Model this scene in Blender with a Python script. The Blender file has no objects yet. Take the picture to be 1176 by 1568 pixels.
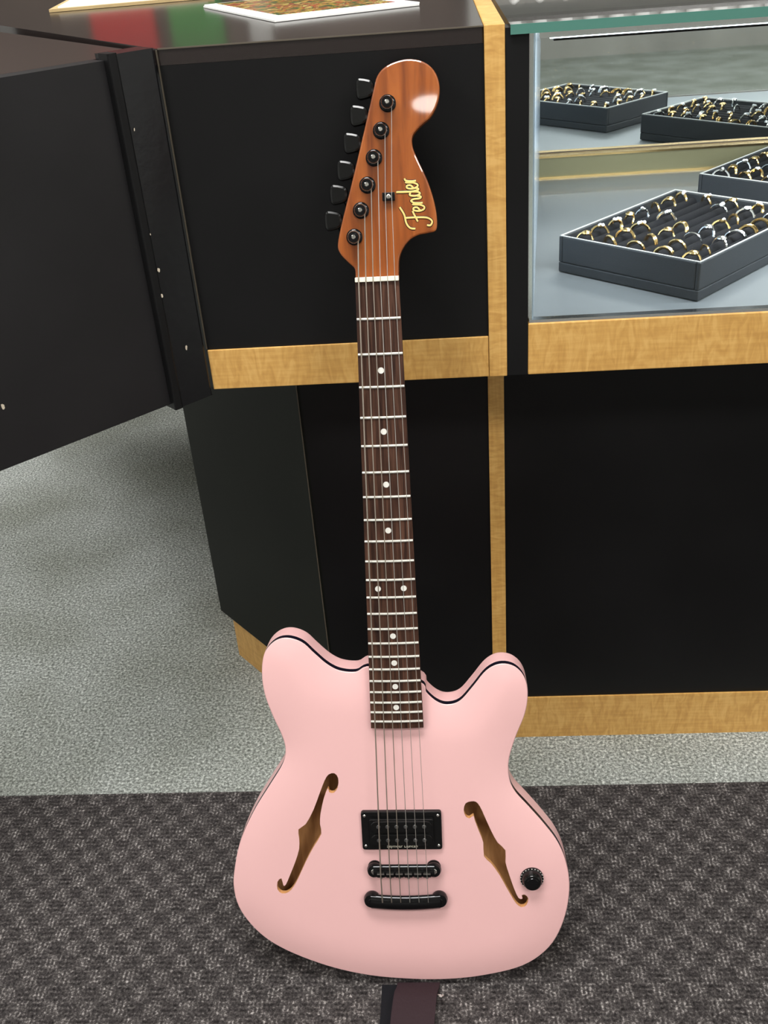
import bpy, math, random
from mathutils import Vector, Matrix
from mathutils.geometry import delaunay_2d_cdt
random.seed(4)
scene=bpy.context.scene
scene.view_settings.view_transform='Standard'
scene.view_settings.look='None'

# ------------------------------------------------------------------ camera calibration
FPX=1550.0
TH=math.radians(31); RO=math.radians(4.6); YA=math.radians(4.7)
fw0=Vector((-math.sin(YA),math.cos(YA),0)); rt0=Vector((math.cos(YA),math.sin(YA),0)); up0=Vector((0,0,1))
CF=fw0*math.cos(TH)-up0*math.sin(TH); CU=fw0*math.sin(TH)+up0*math.cos(TH)
CX=rt0*math.cos(RO)-CU*math.sin(RO); CY=rt0*math.sin(RO)+CU*math.cos(RO)
CAM=Vector((0,0,1.08))
cd=bpy.data.cameras.new("camera"); cam=bpy.data.objects.new("camera",cd)
scene.collection.objects.link(cam)
cd.sensor_fit='VERTICAL'; cd.sensor_height=24; cd.lens=FPX/1568*24; cd.clip_start=.02
m=Matrix((CX,CY,-CF)).transposed().to_4x4(); m.translation=CAM; cam.matrix_world=m
scene.camera=cam

# guitar frame: nut position, neck axis, width axis, outward normal
GN=Vector((-.067,.951,.768)); GB=Vector((-.075,.727,.007))
GV=(GB-GN).normalized(); GU=Vector((1,0,0)); GU=(GU-GV*GU.dot(GV)).normalized(); GW=-(GU.cross(GV))
def tr(pts,w=0.0):
    """photo tracing rectified onto the guitar plane at height w -> real (u, y) metres in the guitar frame"""
    out=[]
    p0=GN+GW*w
    for x,y in pts:
        d=CF*FPX+CX*(x-588)-CY*(y-784)
        t=(p0-CAM).dot(GW)/d.dot(GW)
        q=CAM+d*t-GN
        out.append((q.dot(GU),-q.dot(GV)))
    return out

# ------------------------------------------------------------------ materials
def newmat(name):
    mt=bpy.data.materials.new(name); mt.use_nodes=True
    nt=mt.node_tree; b=nt.nodes["Principled BSDF"]
    return mt,nt,b
def simple(name,col,rough=.5,metal=0,coat=0,var=.0,scale=20,bump=0,bscale=200,spec=.5):
    mt,nt,b=newmat(name)
    b.inputs["Base Color"].default_value=(*col,1); b.inputs["Roughness"].default_value=rough
    b.inputs["Metallic"].default_value=metal; b.inputs["Coat Weight"].default_value=coat
    b.inputs["Coat Roughness"].default_value=.05; b.inputs["Specular IOR Level"].default_value=spec
    tc=nt.nodes.new("ShaderNodeTexCoord")
    if var>0:
        n=nt.nodes.new("ShaderNodeTexNoise"); n.inputs["Scale"].default_value=scale; n.inputs["Detail"].default_value=4
        nt.links.new(tc.outputs["Object"],n.inputs["Vector"])
        r=nt.nodes.new("ShaderNodeValToRGB"); r.color_ramp.elements[0].position=.3; r.color_ramp.elements[1].position=.7
        r.color_ramp.elements[0].color=(*[c*(1-var) for c in col],1); r.color_ramp.elements[1].color=(*[min(1,c*(1+var)) for c in col],1)
        nt.links.new(n.outputs["Fac"],r.inputs["Fac"]); nt.links.new(r.outputs["Color"],b.inputs["Base Color"])
    if bump>0:
        n=nt.nodes.new("ShaderNodeTexNoise"); n.inputs["Scale"].default_value=bscale; n.inputs["Detail"].default_value=3
        nt.links.new(tc.outputs["Object"],n.inputs["Vector"])
        bp=nt.nodes.new("ShaderNodeBump"); bp.inputs["Strength"].default_value=bump; bp.inputs["Distance"].default_value=.001
        nt.links.new(n.outputs["Fac"],bp.inputs["Height"]); nt.links.new(bp.outputs["Normal"],b.inputs["Normal"])
    return mt
def ramp(nt,fac,stops):
    r=nt.nodes.new("ShaderNodeValToRGB")
    e=r.color_ramp.elements
    e[0].position,e[0].color=stops[0][0],(*stops[0][1],1)
    e[1].position,e[1].color=stops[-1][0],(*stops[-1][1],1)
    for p,c in stops[1:-1]:
        k=e.new(p); k.color=(*c,1)
    nt.links.new(fac,r.inputs["Fac"]); return r
def woodmat(name,stops,stretch,scale,rough,coat=0,dist=3,spec=.5):
    mt,nt,b=newmat(name)
    tc=nt.nodes.new("ShaderNodeTexCoord"); mp=nt.nodes.new("ShaderNodeMapping"); mp.inputs["Scale"].default_value=stretch
    nt.links.new(tc.outputs["Object"],mp.inputs["Vector"])
    n=nt.nodes.new("ShaderNodeTexNoise"); n.inputs["Scale"].default_value=scale; n.inputs["Detail"].default_value=6; n.inputs["Distortion"].default_value=dist
    nt.links.new(mp.outputs["Vector"],n.inputs["Vector"])
    r=ramp(nt,n.outputs["Fac"],stops)
    nt.links.new(r.outputs["Color"],b.inputs["Base Color"])
    b.inputs["Roughness"].default_value=rough; b.inputs["Coat Weight"].default_value=coat; b.inputs["Coat Roughness"].default_value=.03
    b.inputs["Specular IOR Level"].default_value=spec
    return mt
def oakmat(name,vert):
    mt,nt,b=newmat(name)
    tc=nt.nodes.new("ShaderNodeTexCoord")
    mp=nt.nodes.new("ShaderNodeMapping"); mp.inputs["Scale"].default_value=(60,60,5) if vert else (5,5,60)
    nt.links.new(tc.outputs["Object"],mp.inputs["Vector"])
    n=nt.nodes.new("ShaderNodeTexNoise"); n.inputs["Scale"].default_value=4; n.inputs["Detail"].default_value=5
    nt.links.new(mp.outputs["Vector"],n.inputs["Vector"])
    mp2=nt.nodes.new("ShaderNodeMapping"); mp2.inputs["Scale"].default_value=(.8,.8,3.2) if vert else (2.6,2.6,.7)
    nt.links.new(tc.outputs["Object"],mp2.inputs["Vector"])
    w=nt.nodes.new("ShaderNodeTexNoise"); w.inputs["Scale"].default_value=42; w.inputs["Detail"].default_value=2; w.inputs["Distortion"].default_value=1.4
    nt.links.new(mp2.outputs["Vector"],w.inputs["Vector"])
    mx=nt.nodes.new("ShaderNodeMix"); mx.data_type='FLOAT'; mx.inputs[0].default_value=.6
    nt.links.new(n.outputs["Fac"],mx.inputs[2]); nt.links.new(w.outputs["Fac"],mx.inputs[3])
    r=ramp(nt,mx.outputs[0],[(.36,(.52,.275,.072)),(.5,(.61,.34,.095)),(.64,(.69,.41,.13))])
    nt.links.new(r.outputs["Color"],b.inputs["Base Color"]); b.inputs["Roughness"].default_value=.38
    return mt
oak_h=oakmat("oak_horizontal_grain",False); oak_v=oakmat("oak_vertical_grain",True)
black_lam=simple("black_laminate",(.0062,.0061,.0064),.42,var=.2,scale=6,bump=.08,bscale=600,spec=.22)
black_top=simple("black_laminate_top",(.020,.015,.014),.17,spec=.6)
gate_top_m=simple("gate_top_laminate",(.030,.020,.017),.3,spec=.5)
gate_m=simple("gate_laminate",(.0130,.0120,.0128),.42,var=.3,scale=4,bump=.1,bscale=300,spec=.3)
post_m=simple("painted_black_post",(.007,.007,.008),.26,bump=.3,bscale=90,spec=.4)
green_black=simple("lower_panel_laminate",(.0080,.0088,.0068),.42,var=.2,scale=5,spec=.12)
edge_m=simple("worn_edge",(.085,.07,.05),.5)
chip_m=simple("chipped_paint",(.6,.52,.4),.6)
pink=simple("satin_pink_lacquer",(.80,.472,.462),.36,var=.012,scale=4,spec=.45)
blackp=simple("gloss_black_plastic",(.005,.005,.005),.16,spec=.35)
blackb=simple("black_binding",(.006,.005,.012),.35,spec=.2)
blackm=simple("black_chrome",(.016,.016,.017),.14,metal=.7)
chrome=simple("nickel",(.72,.70,.66),.22,metal=1)
polem=simple("blackened_pole_piece",(.20,.20,.20),.3,metal=.9)
fretm=simple("fret_wire",(.86,.84,.76),.3,metal=.45)
stringm=simple("string_steel",(.55,.52,.48),.32,metal=.8)
bronzem=simple("string_wound",(.42,.36,.30),.38,metal=.8)
bone=simple("bone_nut",(.80,.76,.62),.4)
pearl=simple("pearl_dot",(.78,.76,.70),.25)
gold=simple("gold_metal",(.95,.66,.28),.2,metal=1)
silver=simple("silver_metal",(.9,.9,.9),.15,metal=1)
gem=simple("gemstones",(.85,.88,.92),.05,coat=1)
rosew=woodmat("rosewood",[(.3,(.018,.007,.005)),(.5,(.048,.020,.012)),(.7,(.10,.045,.028))],(90,5,90),3,.5,dist=.6,spec=.22)
mahog=woodmat("mahogany_gloss",[(.3,(.15,.034,.006)),(.5,(.25,.062,.010)),(.7,(.34,.095,.018))],(26,2.2,26),3.5,.35,coat=.9,dist=.8,spec=.3)
neckw=woodmat("neck_back_mahogany",[(.3,(.13,.035,.012)),(.7,(.24,.075,.025))],(26,2,26),4,.3,coat=.5)
inwood=woodmat("inside_body_wood",[(.3,(.50,.23,.08)),(.7,(.66,.34,.13))],(20,3,20),4,.7)
label=simple("gold_decal",(.85,.62,.20),.3,metal=.2)
white=simple("white_paint",(.78,.78,.76),.6,var=.02,scale=2)
frontw=simple("front_wall_paint",(.40,.38,.36),.7,var=.15,scale=2)
backw=simple("back_wall_paint",(.11,.085,.07),.7,var=.4,scale=2.2)
leather=simple("brown_leather",(.030,.017,.020),.7,bump=.5,bscale=300,spec=.15)
strapb=simple("black_nylon_webbing",(.008,.008,.010),.8,bump=.6,bscale=900,spec=.15)
traym=simple("tray_leatherette",(.020,.023,.028),.42,bump=.5,bscale=1500)
foam=simple("black_velvet_foam",(.006,.006,.008),.8,spec=.15)
trimw=simple("tray_white_edge",(.62,.62,.60),.4)
casefl=simple("case_floor_laminate",(.135,.145,.152),.4,var=.05,scale=3)
track=simple("olive_metal_track",(.25,.23,.13),.35,metal=.4)
paper=simple("paper",(.85,.85,.82),.5)
mirror=simple("mirror_glass",(.84,.87,.86),.015,metal=1)
ceilm=simple("ceiling_tile",(.80,.80,.77),.9,var=.03,scale=40)
redm=simple("red_banner",(.65,.02,.02),.5); greenm=simple("green_banner",(.05,.32,.06),.5)
manila=simple("clipboard_board",(.50,.36,.17),.6,var=.1,scale=30)
frost=simple("case_side_panel",(.42,.50,.58),.18,spec=.7)

def glassmat(name,tint,gl):
    mt=bpy.data.materials.new(name); mt.use_nodes=True; nt=mt.node_tree; nt.nodes.clear()
    o=nt.nodes.new("ShaderNodeOutputMaterial"); t=nt.nodes.new("ShaderNodeBsdfTransparent"); t.inputs[0].default_value=(*tint,1)
    g=nt.nodes.new("ShaderNodeBsdfGlossy"); g.inputs["Roughness"].default_value=.01
    fr=nt.nodes.new("ShaderNodeFresnel"); fr.inputs[0].default_value=gl
    mx=nt.nodes.new("ShaderNodeMixShader"); nt.links.new(fr.outputs[0],mx.inputs[0]); nt.links.new(t.outputs[0],mx.inputs[1]); nt.links.new(g.outputs[0],mx.inputs[2])
    nt.links.new(mx.outputs[0],o.inputs[0]); return mt
glass=glassmat("clear_glass",(.97,.988,.984),1.25)
glass_edge=simple("green_glass_edge",(.07,.20,.16),.08,spec=.8)

def carpet():
    mt,nt,b=newmat("grey_loop_carpet")
    tc=nt.nodes.new("ShaderNodeTexCoord")
    n=nt.nodes.new("ShaderNodeTexNoise"); n.inputs["Scale"].default_value=240; n.inputs["Detail"].default_value=3; n.inputs["Roughness"].default_value=.75
    nt.links.new(tc.outputs["Object"],n.inputs["Vector"])
    r=ramp(nt,n.outputs["Fac"],[(.30,(.085,.092,.084)),(.46,(.26,.275,.257)),(.57,(.48,.505,.475)),(.70,(.90,.92,.89))])
    n2=nt.nodes.new("ShaderNodeTexNoise"); n2.inputs["Scale"].default_value=4; n2.inputs["Detail"].default_value=4
    nt.links.new(tc.outputs["Object"],n2.inputs["Vector"])
    r2=ramp(nt,n2.outputs["Fac"],[(.35,(.70,.70,.66)),(.65,(1,1,1))])
    mx=nt.nodes.new("ShaderNodeMix"); mx.data_type='RGBA'; mx.blend_type='MULTIPLY'; mx.inputs[0].default_value=1
    nt.links.new(r.outputs["Color"],mx.inputs[6]); nt.links.new(r2.outputs["Color"],mx.inputs[7])
    nt.links.new(mx.outputs[2],b.inputs["Base Color"]); b.inputs["Roughness"].default_value=.95; b.inputs["Specular IOR Level"].default_value=.1
    bp=nt.nodes.new("ShaderNodeBump"); bp.inputs["Strength"].default_value=.8; bp.inputs["Distance"].default_value=.002
    nt.links.new(n.outputs["Fac"],bp.inputs["Height"]); nt.links.new(bp.outputs["Normal"],b.inputs["Normal"])
    return mt
def matmat():
    mt,nt,b=newmat("ribbed_entry_mat")
    L=nt.links
    tc=nt.nodes.new("ShaderNodeTexCoord"); sp=nt.nodes.new("ShaderNodeSeparateXYZ"); L.new(tc.outputs["Object"],sp.inputs[0])
    def mth(op,a,bv=None,c=None):
        k=nt.nodes.new("ShaderNodeMath"); k.operation=op
        for i,v in enumerate((a,bv,c)):
            if v is None: continue
            if isinstance(v,(int,float)): k.inputs[i].default_value=v
            else: L.new(v,k.inputs[i])
        return k.outputs[0]
    nz=nt.nodes.new("ShaderNodeTexNoise"); nz.inputs["Scale"].default_value=60; nz.inputs["Detail"].default_value=3; L.new(tc.outputs["Object"],nz.inputs["Vector"])
    nz2=nt.nodes.new("ShaderNodeTexNoise"); nz2.inputs["Scale"].default_value=75; nz2.inputs["Detail"].default_value=3
    mpz=nt.nodes.new("ShaderNodeMapping"); mpz.inputs["Location"].default_value=(3,7,1); L.new(tc.outputs["Object"],mpz.inputs["Vector"]); L.new(mpz.outputs["Vector"],nz2.inputs["Vector"])
    X=mth('ADD',sp.outputs[0],mth('MULTIPLY',mth('SUBTRACT',nz.outputs["Fac"],.5),.010)); Y=mth('ADD',sp.outputs[1],mth('MULTIPLY',mth('SUBTRACT',nz2.outputs["Fac"],.5),.010))
    P=.0205
    sx=mth('SINE',mth('MULTIPLY',X,math.pi/P)); sy=mth('SINE',mth('MULTIPLY',Y,math.pi/P))
    pr=mth('MULTIPLY',mth('MULTIPLY',sx,sy),2.4)
    cl=nt.nodes.new("ShaderNodeClamp"); cl.inputs[1].default_value=-1; cl.inputs[2].default_value=1; L.new(pr,cl.inputs[0])
    chk=mth('MULTIPLY_ADD',cl.outputs[0],.5,.5)
    rib1=mth('SINE',mth('MULTIPLY',sp.outputs[0],2*math.pi/.0052)); rib2=mth('SINE',mth('MULTIPLY',sp.outputs[1],2*math.pi/.0070))
    mixr=nt.nodes.new("ShaderNodeMix"); mixr.data_type='FLOAT'; L.new(chk,mixr.inputs[0]); L.new(rib1,mixr.inputs[2]); L.new(rib2,mixr.inputs[3])
    rib=mth('MULTIPLY_ADD',mixr.outputs[0],.5,.5)
    n=nt.nodes.new("ShaderNodeTexNoise"); n.inputs["Scale"].default_value=290; n.inputs["Detail"].default_value=4; n.inputs["Roughness"].default_value=.75; L.new(tc.outputs["Object"],n.inputs["Vector"])
    h=mth('ADD',mth('MULTIPLY',rib,.10),mth('ADD',mth('MULTIPLY',n.outputs["Fac"],1.15),mth('MULTIPLY',chk,-.105)))
    r=ramp(nt,h,[(.34,(.014,.012,.012)),(.54,(.049,.043,.042)),(.68,(.105,.094,.090)),(.84,(.45,.415,.395))])
    L.new(r.outputs["Color"],b.inputs["Base Color"]); b.inputs["Roughness"].default_value=.95; b.inputs["Specular IOR Level"].default_value=.1
    bp=nt.nodes.new("ShaderNodeBump"); bp.inputs["Strength"].default_value=.7; bp.inputs["Distance"].default_value=.003
    L.new(h,bp.inputs["Height"]); L.new(bp.outputs["Normal"],b.inputs["Normal"])
    return mt
def magmat():
    mt,nt,b=newmat("magazine_cover_print")
    tc=nt.nodes.new("ShaderNodeTexCoord")
    v=nt.nodes.new("ShaderNodeTexNoise"); v.inputs["Scale"].default_value=45; v.inputs["Distortion"].default_value=1.5; nt.links.new(tc.outputs["Object"],v.inputs["Vector"])
    r=ramp(nt,v.outputs["Fac"],[(0,(.03,.07,.02)),(.44,(.40,.28,.03)),(.49,(.30,.02,.02)),(.56,(.04,.08,.02)),(.60,(.50,.38,.12))])
    r.color_ramp.interpolation='CONSTANT'
    nt.links.new(r.outputs["Color"],b.inputs["Base Color"]); b.inputs["Roughness"].default_value=.25
    return mt

# ------------------------------------------------------------------ mesh builder
class MB:
    def __init__(s): s.v=[]; s.f=[]; s.m=[]; s.mats=[]
    def mi(s,mat):
        if mat not in s.mats: s.mats.append(mat)
        return s.mats.index(mat)
    def add(s,vs,fs,mat):
        o=len(s.v); i=s.mi(mat); s.v+= [tuple(v) for v in vs]
        for f in fs: s.f.append(tuple(o+k for k in f)); s.m.append(i)
    def box(s,a,b,mat,M=None):
        x0,y0,z0=a; x1,y1,z1=b
        vs=[Vector(p) for p in ((x0,y0,z0),(x1,y0,z0),(x1,y1,z0),(x0,y1,z0),(x0,y0,z1),(x1,y0,z1),(x1,y1,z1),(x0,y1,z1))]
        if M: vs=[M@v for v in vs]
        s.add(vs,[(0,3,2,1),(4,5,6,7),(0,1,5,4),(1,2,6,5),(2,3,7,6),(3,0,4,7)],mat)
    def prism(s,poly,z0,z1,mat,bev=0,side=None):
        n=len(poly)
        area=sum(poly[i][0]*poly[(i+1)%n][1]-poly[(i+1)%n][0]*poly[i][1] for i in range(n))
        if area<0: poly=poly[::-1]
        if bev: rings=[(bev,z0),(0,z0+bev),(0,z1-bev),(bev*.3,z1-bev*.3),(bev,z1)]
        else: rings=[(0,z0),(0,z1)]
        off=[]
        for i in range(n):
            p=Vector(poly[i-1]);q=Vector(poly[i]);r=Vector(poly[(i+1)%n])
            d1=(q-p);d2=(r-q)
            d1=d1.normalized() if d1.length>0 else d2.normalized(); d2=d2.normalized() if d2.length>0 else d1
            t=(d1+d2); t=t.normalized() if t.length>1e-6 else d1
            off.append(Vector((-t.y,t.x)))
        vs=[]
        for o,z in rings:
            for i in range(n): vs.append((poly[i][0]+off[i].x*o,poly[i][1]+off[i].y*o,z))
        fs=[]
        for k in range(len(rings)-1):
            for i in range(n):
                j=(i+1)%n; fs.append((k*n+i,k*n+j,(k+1)*n+j,(k+1)*n+i))
        s.add(vs,fs,side or mat)
        s.add(vs[:n],[tuple(range(n))[::-1]],mat); s.add(vs[-n:],[tuple(range(n))],mat)
    def cyl(s,p0,p1,r0,r1,mat,seg=20,caps=True):
        p0=Vector(p0);p1=Vector(p1); d=(p1-p0).normalized()
        a=d.orthogonal().normalized(); b=d.cross(a)
        vs=[]
        for p,r in ((p0,r0),(p1,r1)):
            for i in range(seg):
                t=2*math.pi*i/seg; vs.append(p+a*(r*math.cos(t))+b*(r*math.sin(t)))
        fs=[(i,(i+1)%seg,seg+(i+1)%seg,seg+i) for i in range(seg)]
        if caps: fs+=[tuple(range(seg))[::-1],tuple(range(seg,2*seg))]
        s.add(vs,fs,mat)
    def lathe(s,p,d,prof,mat,seg=24):
        p=Vector(p);d=Vector(d).normalized(); a=d.orthogonal().normalized(); b=d.cross(a); vs=[]
        for r,h in prof:
            for i in range(seg):
                t=2*math.pi*i/seg; vs.append(p+d*h+a*(r*math.cos(t))+b*(r*math.sin(t)))
        fs=[]
        for k in range(len(prof)-1):
            for i in range(seg):
                j=(i+1)%seg; fs.append((k*seg+i,k*seg+j,(k+1)*seg+j,(k+1)*seg+i))
        fs+=[tuple(range(seg))[::-1],tuple(range((len(prof)-1)*seg,len(prof)*seg))]
        s.add(vs,fs,mat)
    def tube(s,pts,r,mat,seg=8):
        for a,b in zip(pts[:-1],pts[1:]): s.cyl(a,b,r,r,mat,seg)
    def torus(s,c,n,R,r,mat,S=16,T=6):
        c=Vector(c);n=Vector(n).normalized();a=n.orthogonal().normalized();b=n.cross(a);vs=[]
        for i in range(S):
            t=2*math.pi*i/S; e=a*math.cos(t)+b*math.sin(t)
            for j in range(T):
                q=2*math.pi*j/T; vs.append(c+e*(R+r*math.cos(q))+n*(r*math.sin(q)))
        fs=[(i*T+j,((i+1)%S)*T+j,((i+1)%S)*T+(j+1)%T,i*T+(j+1)%T) for i in range(S) for j in range(T)]
        s.add(vs,fs,mat)
    def ball(s,c,r,mat,S=10,T=6,sq=(1,1,1)):
        vs=[];
        for j in range(T+1):
            ph=math.pi*j/T
            for i in range(S):
                t=2*math.pi*i/S; vs.append((c[0]+sq[0]*r*math.sin(ph)*math.cos(t),c[1]+sq[1]*r*math.sin(ph)*math.sin(t),c[2]+sq[2]*r*math.cos(ph)))
        fs=[(j*S+i,(j+1)*S+i,(j+1)*S+(i+1)%S,j*S+(i+1)%S) for j in range(T) for i in range(S)]
        s.add(vs,fs,mat)
    def obj(s,name,parent=None,smooth=35,bevel=0,M=None):
        me=bpy.data.meshes.new(name); me.from_pydata(s.v,[],s.f)
        for mt in s.mats: me.materials.append(mt)
        for p,i in zip(me.polygons,s.m): p.material_index=i
        me.validate(); me.update()
        if smooth:
            me.shade_smooth(); me.set_sharp_from_angle(angle=math.radians(smooth))
        o=bpy.data.objects.new(name,me); scene.collection.objects.link(o)
        if parent: o.parent=parent
        if M: o.matrix_local=M
        if bevel:
            b=o.modifiers.new("bevel",'BEVEL'); b.width=bevel; b.segments=2; b.limit_method='ANGLE'
        return o
def empty(name,M=None):
    e=bpy.data.objects.new(name,None); scene.collection.objects.link(e); e.empty_display_size=.1
    if M: e.matrix_world=M
    return e
def cr(pts,n=6,closed=True):
    out=[];N=len(pts)
    rng=range(N) if closed else range(N-1)
    for i in rng:
        if closed: p=[Vector(pts[(i+k-1)%N]) for k in range(4)]
        else: p=[Vector(pts[min(max(i+k-1,0),N-1)]) for k in range(4)]
        for k in range(n):
            t=k/n
            out.append(tuple(.5*((2*p[1])+(p[2]-p[0])*t+(2*p[0]-5*p[1]+4*p[2]-p[3])*t*t+(3*p[1]-p[0]-3*p[2]+p[3])*t**3)))
    if not closed: out.append(tuple(pts[-1]))
    return out
def ccw(p):
    n=len(p); a=sum(p[i][0]*p[(i+1)%n][1]-p[(i+1)%n][0]*p[i][1] for i in range(n))
    return p if a>0 else p[::-1]
GM=Matrix((GU,-GV,GW)).transposed().to_4x4(); GM.translation=GN
WE=-.0140; WC=-.0085; TB=.038
body_px=[(570,1022),(545,1030),(520,1028),(500,1018),(480,1001),(462,985),(440,978),(421,983),(406,1001),(402,1030),(406,1062),(418,1095),(432,1125),(438,1147),(434,1170),(414,1203),(390,1242),(370,1286),(361,1325),(359,1360),(370,1395),(400,1430),(440,1455),(500,1478),(560,1492),(620,1498),(680,1499),(740,1493),(800,1478),(840,1450),(862,1410),(871,1362),(866,1322),(853,1290),(832,1262),(808,1235),(788,1213),(779,1193),(778,1165),(788,1130),(803,1092),(807,1060),(801,1036),(786,1021),(765,1018),(745,1028),(725,1052),(705,1074),(685,1080),(668,1075),(652,1061),(642,1045)]
body=ccw(cr(tr(body_px,WE),5))
minz=min((GM@Vector((x,y,w_))).z for x,y in body for w_ in (WE,WE-TB+.003))
minz=min(minz,min((GM@Vector((x,y+.006,WE-TB))).z for x,y in body))
ZM=minz-.0006; ZF=ZM-.005

# ------------------------------------------------------------------ room
b=MB(); b.box((-3.5,-5,ZF-.1),(3.5,4.2,ZF),carpet()); b.obj("floor",smooth=0)
b=MB(); b.box((-3.5,-5,2.65),(3.5,4.2,2.75),ceilm); b.obj("ceiling",smooth=0)
b=MB(); b.box((-3.5,4.2,ZF),(3.5,4.3,2.65),backw); b.obj("wall_back",smooth=0)
b=MB(); b.box((-3.5,-5.1,ZF),(3.5,-5,2.65),frontw); b.obj("wall_front",smooth=0)
b=MB(); b.box((-3.6,-5,ZF),(-3.5,4.2,2.65),white); b.obj("wall_left",smooth=0)
b=MB(); b.box((3.5,-5,ZF),(3.6,4.2,2.65),white); b.obj("wall_right",smooth=0)
b=MB(); b.box((-1.6,-.9,ZF),(1.6,1.047,ZM),matmat()); b.obj("entry_mat",smooth=0)
b=MB(); b.box((-1.30,4.17,1.10),(-1.06,4.199,1.36),redm); b.box((-1.0,4.17,1.1),(-.80,4.199,1.34),greenm); b.box((-.70,4.17,1.15),(-.62,4.199,1.32),paper); b.obj("wall_banner",smooth=0)
# unseen bright rack and stands, added for the case's top glass to reflect
K=empty("reflection_rack")
b=MB(); b.box((.12,4.16,1.05),(2.2,4.199,1.62),paper)
for z in (1.10,1.27,1.44): b.box((.12,4.05,z-.012),(2.2,4.16,z),silver)
b.obj("reflection_rack_back",K,smooth=0)
b=MB()
for zi,z in enumerate((1.10,1.27,1.44)):
    for i in range(22):
        x=.19+i*.092
        b.lathe((x,4.10,z),(0,0,1),[(.026,0),(.026,.09),(.018,.11),(.006,.12)],paper,12)
        b.torus((x,4.10,z+.055),(0,.2,1),.028,.005,gold if (i*3+zi)%4==0 else silver,12,5)
b.obj("reflection_stands",K)

def emis(name,col,s):
    mt=bpy.data.materials.new(name); mt.use_nodes=True; nt=mt.node_tree; nt.nodes.clear()
    o=nt.nodes.new("ShaderNodeOutputMaterial"); e=nt.nodes.new("ShaderNodeEmission"); e.inputs[0].default_value=(*col,1); e.inputs[1].default_value=s
    nt.links.new(e.outputs[0],o.inputs[0]); return mt
diff=emis("light_diffuser",(1,.99,.97),4); bulb=emis("downlight_lamp",(1,.97,.92),20); fill_glow=emis("fill_strip_glow",(.85,.93,1),6)  # the third is the glow of the added bar in the case
for (x,y,p) in ((-1.7,-.9,34),(1.5,-.9,34),(-.15,.45,46),(-1.7,1.9,36),(1.2,2.9,60),(-2.6,-3.6,28),(2.6,-3.6,28)):
    b=MB(); b.box((x-.62,y-.32,2.61),(x+.62,y+.32,2.65),white); b.box((x-.57,y-.27,2.605),(x+.57,y+.27,2.612),diff)
    o=b.obj("ceiling_light",smooth=0)
    ld=bpy.data.lights.new("troffer_lamp",'AREA'); ld.shape='RECTANGLE'; ld.size=1.1; ld.size_y=.5; ld.energy=p; ld.color=(1,.99,.975)
    lo=bpy.data.objects.new("troffer_lamp",ld); scene.collection.objects.link(lo); lo.parent=o; lo.location=(x,y,2.59)
b=MB(); b.lathe((-.05,-2.85,2.65),(0,0,-1),[(.12,0),(.12,.03),(.09,.05)],white); b.lathe((-.05,-2.85,2.6),(0,0,-1),[(.08,0),(.08,.012)],bulb); b.obj("downlight")
w=bpy.data.worlds.new("world"); scene.world=w; w.use_nodes=True; w.node_tree.nodes["Background"].inputs[0].default_value=(.8,.85,.9,1); w.node_tree.nodes["Background"].inputs[1].default_value=.3

# ------------------------------------------------------------------ store counter (left, black with oak trim)
C=empty("store_counter")
FY=1.045; LY=1.155
top=[(-.267,FY),(.043,FY),(.043,2.4),(-1.25,2.4),(-.58,1.464)]
b=MB(); b.prism(top,.6225,.960,black_lam); b.obj("upper_cabinet",C,smooth=0)
b=MB(); b.prism(top,.9602,.975,black_top); b.obj("countertop",C,smooth=0,bevel=.0012)
b=MB(); b.box((-.267,FY-.003,.622),(.043,FY-.0003,.669),oak_h); b.obj("oak_rail",C,smooth=0,bevel=.0008)
b=MB(); b.box((.0435,FY-.004,.622),(.063,FY+.03,.976),oak_v); b.box((.0435,FY+.03,.94),(.063,2.4,.976),oak_v); b.obj("oak_stile",C,smooth=0,bevel=.0008)
b=MB(); b.box((.0635,FY-.002,.622),(.0855,FY+.03,.972),black_lam); b.obj("black_stile",C,smooth=0)
b=MB(); b.box((-.2685,FY-.0015,.67),(-.2672,FY+.001,.974),edge_m); b.obj("edge_banding",C,smooth=0)
b=MB(); b.box((-.2665,FY-.001,.9742),(.043,FY+.0005,.9754),edge_m); b.obj("top_edge_banding",C,smooth=0)
low=[(-.191,LY),(.046,LY),(.046,2.3),(-.41,2.3),(-.41,1.395)]
b=MB(); b.prism(low,.053,.622,green_black); b.obj("lower_cabinet",C,smooth=0)
b=MB(); b.box((-.1925,LY-.0015,.053),(-.1912,LY+.001,.622),edge_m); b.obj("lower_edge_banding",C,smooth=0)
b=MB(); b.box((-.188,LY-.0012,.055),(.046,LY,.6215),black_lam); b.obj("lower_front_panel",C,smooth=0)
base=[(-.191,LY+.002),(.046,LY+.002),(.046,2.3),(-.385,2.3),(-.385,1.37)]
b=MB(); b.prism(base,ZF,.053,oak_h); b.obj("oak_plinth",C,smooth=0)
b=MB(); b.box((.046,LY-.004,ZF),(.0655,LY+.03,.622),oak_v); b.obj("lower_oak_stile",C,smooth=0)

def flat(ang,orig,z):
    return Matrix.Translation((orig[0],orig[1],z))@Matrix.Rotation(ang,4,'Z')
mm=magmat()
E=empty("magazine",flat(math.radians(25.6),(-.177,1.2206),.9755))
b=MB(); b.box((0,0,0),(.175,.31,.002),paper); b.box((.001,.001,.002),(.176,.308,.0035),paper); b.obj("pages",E,smooth=0)
b=MB(); b.box((.016,.035,.0035),(.160,.30,.0039),mm); b.obj("cover_print",E,smooth=0)
E=empty("clipboard",flat(math.radians(10),(-.563,1.62),.9755))
b=MB(); b.box((0,0,0),(.24,.32,.004),manila); b.box((.012,.010,.004),(.23,.3,.006),paper); b.box((.08,.27,.006),(.16,.3,.014),chrome); b.obj("board",E,smooth=0)

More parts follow.
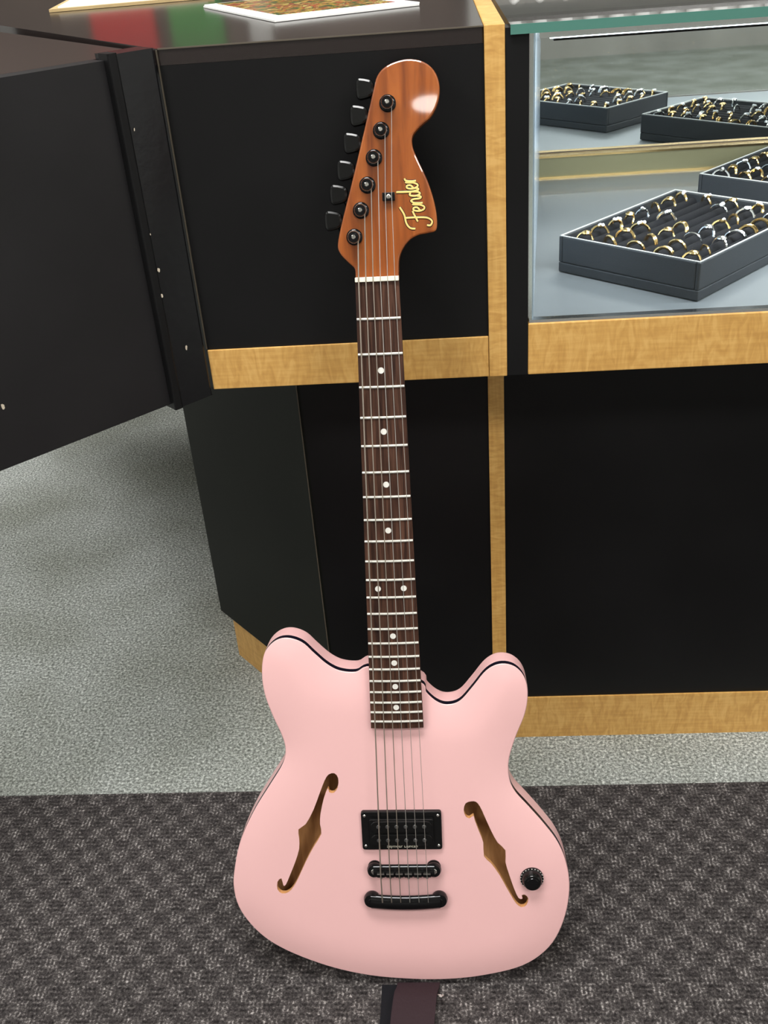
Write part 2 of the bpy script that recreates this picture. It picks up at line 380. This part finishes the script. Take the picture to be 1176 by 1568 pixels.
# ------------------------------------------------------------------ swing gate, 45 degrees to the counter
G=empty("counter_gate")
d=Vector((-.7071,-.7071)); nb=Vector((-.7071,.7071))
A=Vector((-.3085,1.008))
def quad(p,l,t): 
    p=Vector(p); return [tuple(p),tuple(p+d*l),tuple(p+d*l+nb*t),tuple(p+nb*t)]
b=MB(); b.prism(quad(A,.75,.022),.622,.972,gate_m); b.obj("front_panel",G,smooth=0,bevel=.001)
b=MB(); p2=A+d*.75
b.prism([tuple(A+nb*.0225),tuple(p2+nb*.0225),(-1.35,1.0),(-.60,1.455),(-.285,1.06)],.95,.972,gate_top_m); b.obj("flap_top",G,smooth=0)
pp=Vector((-.2715,1.041))
b=MB(); b.prism(quad(pp+Vector((.004,-.004)),.048,.03),.618,.977,post_m); b.obj("hinge_post",G,smooth=0,bevel=.003)
b=MB(); b.prism(quad(pp+Vector((.0045,-.0045))+d*.040,.010,.02),.617,.978,black_lam); b.obj("post_edge",G,smooth=0,bevel=.002)
b=MB()
nf=Vector((.7071,-.7071))
for t,z,r in ((.037,.91,.0012),(.039,.772,.0022),(.041,.745,.0016),(.0235,.682,.0018),(.041,.81,.0008),(.18,.685,.0022)):
    base_p=(pp+Vector((.004,-.004))+d*t+nf*.0009) if t<.06 else (A+d*t+nf*.0003)
    a=Vector((base_p.x,base_p.y,z)); dd=Vector((d.x,d.y,0)); k=[]
    for i in range(7):
        q=2*math.pi*i/7; rr=r*random.uniform(.5,1.2); k.append(a+dd*(rr*.8*math.cos(q))+Vector((0,0,rr*1.6*math.sin(q))))
    b.add(k,[tuple(range(7))],chip_m)
b.obj("paint_chips",G,smooth=0)

# ------------------------------------------------------------------ glass display case
D=empty("glass_display_case")
XL=.086; XR=1.4; MY=1.69; CFZ=.683
b=MB(); b.box((XL,FY-.003,.622),(XR,FY+.012,.681),oak_h); b.obj("oak_front_rail",D,smooth=0,bevel=.001)
b=MB(); b.box((XL,FY+.0125,.624),(XR,MY+.03,CFZ),casefl); b.obj("case_floor",D,smooth=0)
b=MB(); b.box((.066,LY,.053),(XR,1.75,.623),black_lam); b.obj("lower_body",D,smooth=0)
b=MB(); b.box((.066,LY-.003,ZF),(XR,1.75,.053),oak_h); b.obj("oak_plinth_case",D,smooth=0)
b=MB(); b.box((XL+.001,FY,.6815),(XR,FY+.006,.966),glass); b.obj("front_glass",D,smooth=0)
b=MB(); b.box((XL+.001,FY-.001,.6812),(XR,FY+.008,.6845),silver); b.obj("front_glass_channel",D,smooth=0)
b=MB(); b.box((XL-.018,FY-.004,.9665),(XR,MY+.02,.9745),glass); b.obj("top_glass",D,smooth=0)
b=MB(); b.box((XL-.018,FY-.0055,.9662),(XR,FY-.0042,.9748),glass_edge); b.obj("top_glass_edge",D,smooth=0)
b=MB(); b.prism([(XL+.001,FY+.007),(XL+.006,FY+.007),(.156,MY),(.151,MY)],CFZ,.966,frost); b.obj("side_panel",D,smooth=0)
b=MB(); b.box((.0865,FY+.0065,.684),(.0905,FY+.011,.966),silver); b.obj("corner_channel",D,smooth=0)
b=MB(); b.box((.14,MY,.72),(XR,MY+.006,.966),mirror); b.obj("rear_mirror_door",D,smooth=0)
b=MB(); b.box((.14,MY-.02,CFZ),(XR,MY,.715),track); b.box((.14,MY-.0215,.7155),(XR,MY,.7185),gold); b.box((.14,MY-.022,CFZ),(XR,MY-.0201,.6865),gold); b.obj("mirror_track",D,smooth=0)
b=MB(); b.box((XL+.01,FY+.007,.9600),(XR,FY+.013,.966),silver); b.box((XL+.02,FY+.008,.9590),(XR,FY+.012,.9599),fill_glow); b.obj("case_fill_bar",D,smooth=0)  # added glowing bar that helps brighten the case interior
ld=bpy.data.lights.new("case_fill_light",'AREA'); ld.shape='RECTANGLE'; ld.size=1.2; ld.size_y=.012; ld.energy=7; ld.color=(.88,.95,1)  # added fill light for the trays and case floor
lo=bpy.data.objects.new("case_fill_light",ld); scene.collection.objects.link(lo); lo.parent=D; lo.location=(.74,FY+.02,.956); lo.rotation_euler=(math.radians(35),0,0)

def ring_tray(orig,ang,nr=5,nc=8):
    M=Matrix.Translation((orig[0],orig[1],CFZ+.0008))@Matrix.Rotation(ang,4,'Z')
    E=empty("ring_tray",M)
    LX,LYY,H,T=.250,.188,.043,.005
    b=MB()
    b.box((0,-LYY,0),(LX,0,.012),traym)
    b.box((0,-T,.012),(LX,0,H),traym); b.box((0,-LYY,.012),(LX,-LYY+T,H),traym)
    b.box((0,-LYY+T,.012),(T,-T,H),traym); b.box((LX-T,-LYY+T,.012),(LX,-T,H),traym)
    b.obj("tray_body",E,smooth=0,bevel=.0015)
    b=MB(); z=H+.0003; t=.0014
    b.box((0.001,-.0012-t,H),(LX-.001,-.0012,z+.0006),trimw); b.box((.001,-LYY+.0012,H),(LX-.001,-LYY+.0012+t,z+.0006),trimw)
    b.box((.001,-LYY+.003,H),(.001+t,-.003,z+.0006),trimw); b.box((LX-.001-t,-LYY+.003,H),(LX-.001,-.003,z+.0006),trimw)
    b.obj("tray_edge",E,smooth=0)
    b=MB()
    pw=(LYY-2*T)/nr
    for i in range(nr):
        y0=-T-pw*(i+1)
        for s in (0,1):
            yc=y0+pw*(.27+.46*s)
            prof=[(yc+pw*.21*math.cos(math.pi*k/8),.026+.012*math.sin(math.pi*k/8)) for k in range(9)]
            vs=[(T,p[0],p[1]) for p in prof]+[(LX-T,p[0],p[1]) for p in prof]
            b.add(vs,[(k,k+1,9+k+1,9+k) for k in range(8)],foam)
    b.box((T,-LYY+T,.012),(LX-T,-T,.027),foam)
    b.obj("foam_rolls",E)
    b=MB()
    for i in range(nr):
        yc=-T-pw*(i+.5)
        for j in range(nc):
            if random.random()<.08: continue
            xc=T+(LX-2*T)*(j+.5)/nc+random.uniform(-.002,.002)
            R=random.uniform(.0095,.0112); mt=gold if random.random()<.7 else silver
            nrm=Vector((1,random.uniform(-.6,.6),random.uniform(-.6,.2)))
            b.torus((xc,yc,.036),nrm,R,random.uniform(.0012,.0021),mt,18,6)
            st=random.random()
            tp=(xc,yc-.002,.036+R)
            if st<.6:
                b.ball(tp,.0038,mt,8,5,(1.3,1,.6))
                for k in range(random.choice((1,4,6))):
                    b.ball((tp[0]+random.uniform(-.0035,.0035),tp[1]+random.uniform(-.0025,.0025),tp[2]+.001),.0023,gem,6,4)
            elif st<.8: b.ball(tp,.0055,mt,10,6,(1.1,1,.5))
            elif st<.92:
                b.torus((xc+.0038,yc,.036),nrm,R*.97,.0015,mt,16,5)
    b.obj("rings",E)
an=math.radians(46.6)
ring_tray((.135,1.205),an)
ring_tray((.355,1.463),an)
b=MB(); b.box((.16,1.54,.900),(XR,MY-.001,.905),glass); b.obj("upper_glass_shelf",D,smooth=0)
R_=empty("ring_finger_display")
b=MB()
b.box((.18,1.585,.9055),(1.2,1.665,.911),paper)
for i in range(34):
    for j in range(2):
        x=.20+i*.029; y=1.605+j*.036
        b.lathe((x,y,.911),(0,0,1),[(.009,0),(.0075,.022),(.004,.030),(.0008,.032)],paper,10)
        b.torus((x,y,.925),(.1,.1,1),.0092,.0012,gold if (i+j)%2 else silver,12,5)
b.obj("fingers",R_)

# ------------------------------------------------------------------ guitar
GT=empty("electric_guitar",GM)
fl_px=[(512,1184),(503,1186),(497,1195),(490,1213),(480,1240),(468,1262),(457,1270),(458,1283),(458,1300),(452,1320),(444,1340),(438,1354),(434,1356),(431,1345),(425,1350),(425,1362),(432,1368),(442,1366),(450,1357),(458,1342),(468,1320),(480,1297),(492,1277),(490,1262),(491,1245),(496,1222),(502,1207),(504,1213),(511,1214),(517,1206),(518,1192)]
fr_px=[(722,1227),(713,1230),(710,1240),(713,1250),(719,1253),(725,1249),(727,1256),(733,1272),(740,1290),(741,1311),(752,1322),(765,1340),(775,1358),(783,1372),(790,1383),(798,1389),(806,1386),(809,1376),(804,1370),(799,1371),(800,1376),(794,1375),(787,1360),(780,1340),(774,1320),(774,1302),(762,1290),(752,1272),(742,1250),(735,1235),(729,1228)]
fl=ccw(cr(tr(fl_px,WC),2)); fr=ccw(cr(tr(fr_px,WC),2))
def inside(p,poly):
    x,y=p;c=False;n=len(poly);j=n-1
    for i in range(n):
        xi,yi=poly[i];xj,yj=poly[j]
        if (yi>y)!=(yj>y) and x<(xj-xi)*(y-yi)/(yj-yi)+xi: c=not c
        j=i
    return c
def dist(p,poly):
    m=9;px,py=p;n=len(poly)
    for i in range(n):
        ax,ay=poly[i];bx,by=poly[(i+1)%n];dx=bx-ax;dy=by-ay;L=dx*dx+dy*dy
        t=0 if L==0 else max(0,min(1,((px-ax)*dx+(py-ay)*dy)/L))
        q=(ax+dx*t-px)**2+(ay+dy*t-py)**2
        if q<m: m=q
    return math.sqrt(m)
pts=[];edges=[]
for poly in (body,fl,fr):
    o=len(pts);n=len(poly);pts+=list(poly);edges+=[(o+i,o+(i+1)%n) for i in range(n)]
xs=[p[0] for p in body];ys=[p[1] for p in body]
g=.006;yy=min(ys);row=0
while yy<max(ys):
    xx=min(xs)+(g/2 if row%2 else 0)
    while xx<max(xs):
        p=(xx,yy)
        if inside(p,body) and dist(p,body)>.003:
            if not inside(p,fl) and not inside(p,fr) and dist(p,fl)>.002 and dist(p,fr)>.002: pts.append(p)
        xx+=g
    yy+=g*.87;row+=1
vv,ee,ff,_,_,_=delaunay_2d_cdt([Vector(p) for p in pts],edges,[],0,1e-6)
def arch(p):
    dd=min(1,dist(p,body)/.050); s=1-(1-dd)**2.2
    return WE+(WC-WE)*s
tv=[(p.x,p.y,arch(p)) for p in vv]; tf=[]
for f in ff:
    c=(sum(vv[i].x for i in f)/3,sum(vv[i].y for i in f)/3)
    if inside(c,body) and not inside(c,fl) and not inside(c,fr):
        a,b_,c_=[vv[i] for i in f]
        if (b_-a).cross(c_-a)<0: f=f[::-1]
        tf.append(tuple(f))
b=MB(); b.add(tv,tf,pink); b.obj("body_top",GT,smooth=60)
b=MB()
for poly in (fl,fr):
    n=len(poly)
    vs=[(x,y,arch((x,y))) for x,y in poly]+[(x,y,WC-.0055) for x,y in poly]
    b.add(vs,[((i+1)%n,i,n+i,n+(i+1)%n) for i in range(n)],inwood)
b.obj("f_hole_edges",GT)
def offpoly(poly,o):
    n=len(poly);out=[]
    for i in range(n):
        p=Vector(poly[i-1]);r=Vector(poly[(i+1)%n]); t=(r-p).normalized(); out.append((poly[i][0]-t.y*o,poly[i][1]+t.x*o))
    return out
b=MB();n=len(body)
prof=[(0,WE,pink),(-.0008,WE-.0009,blackb),(-.0010,WE-.0082,pink),(-.0012,WE-.0088,pink),(-.0012,WE-TB+.008,pink),(0,WE-TB+.004,pink),(.003,WE-TB+.001,pink),(.008,WE-TB,pink)]
for k in range(len(prof)-1):
    r0=offpoly(body,prof[k][0]);r1=offpoly(body,prof[k+1][0])
    vs=[(x,y,prof[k][1]) for x,y in r0]+[(x,y,prof[k+1][1]) for x,y in r1]
    b.add(vs,[((i+1)%n,i,n+i,n+(i+1)%n) for i in range(n)],prof[k][2])
r1=offpoly(body,.008); b.add([(x,y,WE-TB) for x,y in r1],[tuple(range(n))[::-1]],pink)
o=b.obj("body_rim",GT,smooth=50)
r2=offpoly(body,.004); b=MB(); b.add([(x,y,WE-TB+.016) for x,y in r2],[tuple(range(n))],inwood); b.obj("body_inside",GT,smooth=0)

# neck + fretboard
def halfw(v): return .0212+(.0285-.0212)*v/.470
SC=.648
b=MB()
rows=[0,.4745]
NS=14
vs=[]
for v in rows:
    h=halfw(v)
    for k in range(NS+1):
        u=-h+2*h*k/NS; vs.append((u,-v,-.0012*(u/h)**2))
    vs+= [(h,-v,-.006),(-h,-v,-.006)]
K=NS+3
fs=[(k,K+k,K+(k+1)%K,(k+1)%K) for k in range(K)]
b.add(vs,fs,rosew); b.add(vs[:K],[tuple(range(K))],rosew); b.add(vs[K:],[tuple(range(K))[::-1]],rosew)
b.obj("fretboard",GT,smooth=30)
b=MB(); vs=[]
rws=[(-.012,.0205,.010),(0,.0208,.014),(.03,.0215,.0145),(.25,.0245,.016),(.40,.0268,.018),(.472,.0280,.020)]
for v,h,dp in rws:
    for k in range(13):
        t=math.pi*k/12; vs.append((h*math.cos(t),-v,-.006-dp*max(0,math.sin(t))**.8))
fs=[]
for r in range(len(rws)-1):
    for k in range(12): fs.append((r*13+k,r*13+k+1,(r+1)*13+k+1,(r+1)*13+k))
    fs.append((r*13+12,r*13,(r+1)*13,(r+1)*13+12))
b.add(vs,fs,neckw); b.add(vs[:13],[tuple(range(13))],neckw); b.add(vs[-13:],[tuple(range(13))],neckw); b.obj("neck",GT)
b=MB()
for i in range(1,23):
    v=SC*(1-2**(-i/12)); h=halfw(v)-.0004
    pp_=[(-h+2*h*k/8,-v,.0004-.0012*((-1+k/4))**2) for k in range(9)]
    b.tube(pp_,.00125,fretm,8)
b.obj("frets",GT)
b=MB()
def mid(i): return SC*(1-.5*(2**(-i/12)+2**(-(i-1)/12)))
for i in (3,5,7,9,15,17,19,21): b.lathe((0,-mid(i),-.0008),(0,0,1),[(.0031,0),(.0031,.0011)],pearl,18)
for u in (-.0135,.0135): b.lathe((u,-mid(12),-.0008),(0,0,1),[(.0031,0),(.0031,.0009)],pearl,18)
b.obj("position_dots",GT)
b=MB(); b.box((-.0212,-.001,-.006),(.0212,.0035,.0022),bone); b.obj("nut",GT,smooth=0,bevel=.0005)

# headstock
HW=-.0045
hs_px=[(544,428),(543,412),(534,403),(521,389),(517,374),(524,338),(536,290),(549,236),(562,180),(572,136),(577,117),(587,104),(603,95),(625,90),(648,94),(665,108),(673,130),(671,155),(660,178),(643,194),(632,208),(632,225),(640,245),(654,275),(664,305),(669,332),(668,352),(656,357),(641,360),(627,368),(616,383),(611,400),(611,428)]
hs=cr(tr(hs_px,HW),4,closed=False)
b=MB(); b.prism(ccw(hs),HW-.0145,HW,mahog,bev=.0016); b.obj("headstock",GT,smooth=40)
b=MB()
posts=tr([(593,157),(583,199),(572,241),(562,283),(552,322),(542,363)],HW+.006)
btn=tr([(559,136),(550,177),(540,219),(530,261),(519,298),(511,338)],HW-.016)
for (px_,py_),(bx,by) in zip(posts,btn):
    b.lathe((px_,py_,HW),(0,0,1),[(.0078,0),(.0078,.0010),(.0068,.0020),(.0050,.0022),(.0050,.0095),(.0055,.0110),(.0050,.0130),(.0020,.0134)],blackm,24)
    b.lathe((px_,py_,HW+.0133),(0,0,1),[(.0022,0),(.0016,.0006)],chrome,12)
    b.box((px_-.011,py_-.008,HW-.026),(px_+.010,py_+.008,HW-.0146),blackm)
    b.cyl((px_-.010,py_,HW-.020),(bx+.004,by,HW-.018),.0035,.0035,blackm,12)
    prof_=[]
    for k in range(20):
        t=2*math.pi*k/20; c,s_=math.cos(t),math.sin(t)
        prof_.append((.0088*math.copysign(abs(c)**.55,c),.0100*math.copysign(abs(s_)**.6,s_)))
    pl=[(bx+x_ ,by+y_*(.90-.16*x_/.0078)) for x_,y_ in prof_]
    b.prism(pl,HW-.0225,HW-.0125,blackp,bev=.0025)
b.obj("tuning_machines",GT,smooth=40)
(tx,ty),=tr([(595,301)],HW+.004)
b=MB(); b.box((tx-.006,ty-.0038,HW),(tx+.006,ty+.0038,HW+.0055),blackm); b.lathe((tx,ty,HW+.0055),(0,0,1),[(.0026,0),(.0020,.001)],chrome,12); b.obj("string_tree",GT,smooth=30,bevel=.0008)
strokes=[[(-.15,.70),(-.05,.92),(.25,1.02),(.7,1.0),(1.15,1.1)],[(.52,1.0),(.42,.5),(.28,.05),(.05,-.12),(-.15,0),(-.1,.15)],[(.2,.5),(.5,.55),(.8,.6)],
[(.72,.25),(.92,.34),(.94,.5),(.82,.52),(.72,.3),(.76,.08),(.9,.04),(1.04,.2)],
[(1.04,.2),(1.14,.5),(1.10,.05)],[(1.12,.2),(1.2,.42),(1.33,.52),(1.39,.4),(1.36,.12),(1.44,.05),(1.52,.2)],
[(1.78,.42),(1.64,.5),(1.54,.28),(1.58,.06),(1.7,.1),(1.82,.45),(1.95,1.05)],[(1.95,1.05),(1.82,.5),(1.80,.12),(1.88,.06),(1.95,.2)],
[(1.95,.25),(2.13,.34),(2.15,.5),(2.03,.52),(1.94,.3),(1.98,.08),(2.1,.04),(2.24,.2)],
[(2.24,.2),(2.34,.52),(2.30,.05)],[(2.32,.25),(2.42,.48),(2.56,.52)]]
(lx,ly),(mx_,my_)=tr([(658,341),(637,271)],HW)
ex=Vector((mx_-lx,my_-ly)); Lg=ex.length; ex.normalize(); ey=Vector((-ex.y,ex.x)); S=Lg/2.5
for nm,r,z,mt in (("decal_outline",.0015,HW+.00005,blackb),("decal_lettering",.00092,HW+.0005,label)):
    cu=bpy.data.curves.new(nm,'CURVE'); cu.dimensions='3D'; cu.bevel_depth=r; cu.bevel_resolution=2
    for st in strokes:
        pts_=cr(st,5,closed=False); sp=cu.splines.new('POLY'); sp.points.add(len(pts_)-1)
        for k,(x,y) in enumerate(pts_):
            q=Vector((lx,ly))+ex*((x+.12*y)*S)+ey*(y*S*1.2); sp.points[k].co=(q.x,q.y,0,1)
    cu.materials.append(mt); co=bpy.data.objects.new(nm,cu); scene.collection.objects.link(co); co.parent=GT
    co.matrix_local=Matrix.Translation((0,0,z))@Matrix.Diagonal((1,1,.25,1))

# pickup
pk=tr([(553,1245),(676,1239),(677,1296),(555,1304)],WC+.003)
cx=sum(p[0] for p in pk)/4; cy=sum(p[1] for p in pk)/4
pw_=(pk[1][0]-pk[0][0]+pk[2][0]-pk[3][0])/4; ph_=(pk[0][1]-pk[3][1]+pk[1][1]-pk[2][1])/4
def rbox(bb,x0,y0,x1,y1,z0,z1,r,mat,bev=.0006):
    pts=[]
    for (xc,yc,a0) in ((x1-r,y1-r,0),(x0+r,y1-r,90),(x0+r,y0+r,180),(x1-r,y0+r,270)):
        for k in range(6):
            t=math.radians(a0+90*k/5); pts.append((xc+r*math.cos(t),yc+r*math.sin(t)))
    bb.prism(pts,z0,z1,mat,bev=bev)
b=MB()
rbox(b,cx-pw_,cy-ph_,cx+pw_,cy+ph_,WC-.001,WC+.0045,.003,blackp,.001)
rbox(b,cx-.036,cy-.0165,cx+.036,cy+.0165,WC,WC+.0085,.002,blackp,.0008)
rbox(b,cx-.0345,cy+.0012,cx+.0345,cy+.0150,WC,WC+.0102,.0065,blackp,.0008)
rbox(b,cx-.0345,cy-.0150,cx+.0345,cy-.0012,WC,WC+.0102,.0065,blackp,.0008)
for j in (-1,1):
    for i in range(6): b.lathe((cx-.0255+.0102*i,cy+j*.0085,WC+.0102),(0,0,1),[(.0024,0),(.0020,.0006)],polem,14)
for sx in (-1,1):
    for sy in (-1,1): b.lathe((cx+sx*(pw_-.004),cy+sy*(ph_-.005),WC+.0045),(0,0,1),[(.0018,0),(.0012,.0008)],chrome,10)
b.obj("humbucker_pickup",GT,smooth=40)
cu=bpy.data.curves.new("pickup_lettering",'FONT'); cu.body="Seymour Duncan"; cu.size=.0050; cu.align_x='CENTER'; cu.extrude=.0001; cu.materials.append(bone)
co=bpy.data.objects.new("pickup_lettering",cu); scene.collection.objects.link(co); co.parent=GT; co.matrix_local=Matrix.Translation((cx,cy-.0208,WC+.0047))
def bar(name,pxs,wz,hh,sad):
    q=tr(pxs,wz); x0,y0=(q[0][0]+q[2][0])/2,(q[0][1]+q[2][1])/2; x1,y1=(q[1][0]+q[3][0])/2,(q[1][1]+q[3][1])/2
    h=abs(q[0][1]-q[2][1])/2
    b=MB(); c=(x0+x1)/2; yc=(y0+y1)/2; L=(x1-x0)/2
    for s in (-1,1):
        b.lathe((c+s*(L-h),yc,WC-.001),(0,0,1),[(h*.9,0),(h*.9,.003),(.004,.0035),(.004,wz-WC)],blackm,20)
        b.lathe((c+s*(L-h),yc+(0 if sad else .001),wz-.002),(0,0,1),[(h*.9,0),(h*.98,.003),(h*.85,hh*.72),(h*.45,hh*.78),(.0015,hh*.78)],blackm,24)
        b.lathe((c+s*(L-h),yc+(0 if sad else .001),wz-.002+hh*.78),(0,0,1),[(h*.42,0),(h*.36,.0006)],chrome if sad else blackm,16)
    nn=24; vs=[]
    for k in range(nn+1):
        t=-1+2*k/nn; x=c+t*(L-h*.9); sag=(h*.25)*(1-t*t)*(-1 if not sad else 0)
        hw=h*(.88 if sad else .92)
        for a in range(12):
            an_=2*math.pi*a/12; vs.append((x,yc+sag+hw*math.cos(an_)*1.0,wz+hh*.3+hh*.55*max(-.8,math.sin(an_))))
    fs=[(k*12+a,k*12+(a+1)%12,(k+1)*12+(a+1)%12,(k+1)*12+a) for k in range(nn) for a in range(12)]
    b.add(vs,fs,blackm)
    if sad:
        for i in range(6):
            u=c-.026+.0104*i
            b.box((u-.0042,yc-h*.62,wz+hh*.4),(u+.0042,yc+h*.62,wz+hh*.86),blackp)
            b.box((u-.0040,yc-.0009,wz+hh*.86),(u+.0040,yc+.0009,wz+hh*1.05),chrome)
            b.cyl((u,yc-h*.62,wz+hh*.6),(u,yc-h*.9,wz+hh*.6),.0016,.0016,chrome,10)
    b.obj(name,GT,smooth=45)
    return c,yc
bc,by_=bar("tune_o_matic_bridge",[(562,1326),(676,1315),(562,1347),(676,1336)],WC+.006,.009,True)
tc_,ty_=bar("stop_tailpiece",[(556,1370),(686,1361),(558,1393),(686,1384)],WC+.004,.010,False)
(kx,ky),=tr([(815,1349)],WC+.006)
b=MB(); kb=arch((kx,ky))-.001
b.lathe((kx,ky,kb),(0,0,1),[(.0132,0),(.0132,.003),(.0114,.0042),(.0098,.011),(.0088,.0120),(.002,.0122)],blackp,36)
b.lathe((kx,ky,kb+.0122),(0,0,1),[(.0066,0),(.0062,.0005)],blackm,24)
for i in range(22):
    t=2*math.pi*i/22; b.box((-.0004 if i%2 else -.0006,.0108,.0),(.0004 if i%2 else .0006,.0129,.0008),pearl,Matrix.Translation((kx,ky,kb+.0028))@Matrix.Rotation(t,4,'Z'))
b.obj("volume_knob",GT,smooth=40)

# strings
b=MB()
gau=[.0013,.0010,.0008,.00058,.00045,.00038]
order=[5,4,3,2,1,0]
for i in range(6):
    un=-.0175+.007*i; ub=bc-.026+.0104*i; r=gau[i]*.5+.00010
    P=posts[order[i]]
    pw1=(P[0]+.004,P[1]-.001,HW+.0075)
    mtl=bronzem if i<3 else stringm
    nutp=(un,.002,.0026)
    if i>=4: mids=[(tx+(i-4.5)*.006,ty,HW+.0058)]
    else: mids=[]
    brp=(ub,by_,WC+.006+.009*1.05+r)
    tlp=(ub+(tc_-bc),ty_+.002,WC+.004+.010*.86)
    b.tube([pw1]+mids+[nutp,brp,tlp],r,mtl,8)
    b.torus((P[0],P[1],HW+.0075),(0,0,1),.0054,r,mtl,14,6)
b.obj("strings",GT)
(sx,sy),=tr([(628,1499)],WE)
b=MB(); b.lathe((sx,sy+.003,WE-.018),(0,-1,0),[(.004,0),(.004,.003),(.007,.004),(.006,.0055)],blackm,18); b.obj("strap_button",GT)

# strap lying on the mat
def ribbon(name,par,path,wd,th,mat):
    b=MB(); vs=[];n=len(path)
    for k,(x,y,z,a) in enumerate(path):
        dx=math.cos(a)*wd/2;dy=math.sin(a)*wd/2
        for s,zz in ((-1,z),(1,z),(1,z+th),(-1,z+th)): vs.append((x+s*dx,y+s*dy,zz))
    fs=[(k*4+a,k*4+(a+1)%4,(k+1)*4+(a+1)%4,(k+1)*4+a) for k in range(n-1) for a in range(4)]+[(0,1,2,3),tuple((n-1)*4+a for a in (3,2,1,0))]
    b.add(vs,fs,mat); return b.obj(name,par,smooth=40)
S_=empty("guitar_strap")
z0=ZM+.0005
ribbon("leather_end",S_,[(-.064,.735,z0+.0035,0),(-.065,.727,z0+.0060,0),(-.067,.720,z0+.0085,-.02),(-.068,.71,z0+.0105,-.02),(-.070,.69,z0+.009,-.03),(-.072,.66,z0+.005,-.03),(-.076,.62,z0+.004,-.05),(-.081,.55,z0+.004,-.05),(-.087,.45,z0+.004,0)],.050,.003,leather)
ribbon("webbing",S_,[(-.083,.735,z0,0),(-.083,.70,z0,.05),(-.086,.66,z0,.05),(-.090,.60,z0,.08),(-.098,.50,z0,.1),(-.11,.42,z0,.1)],.05,.0025,strapb)
b=MB(); b.torus((-.038,.714,z0+.012),(.2,1,.4),.004,.0008,chrome,18,8); b.obj("strap_ring",S_)
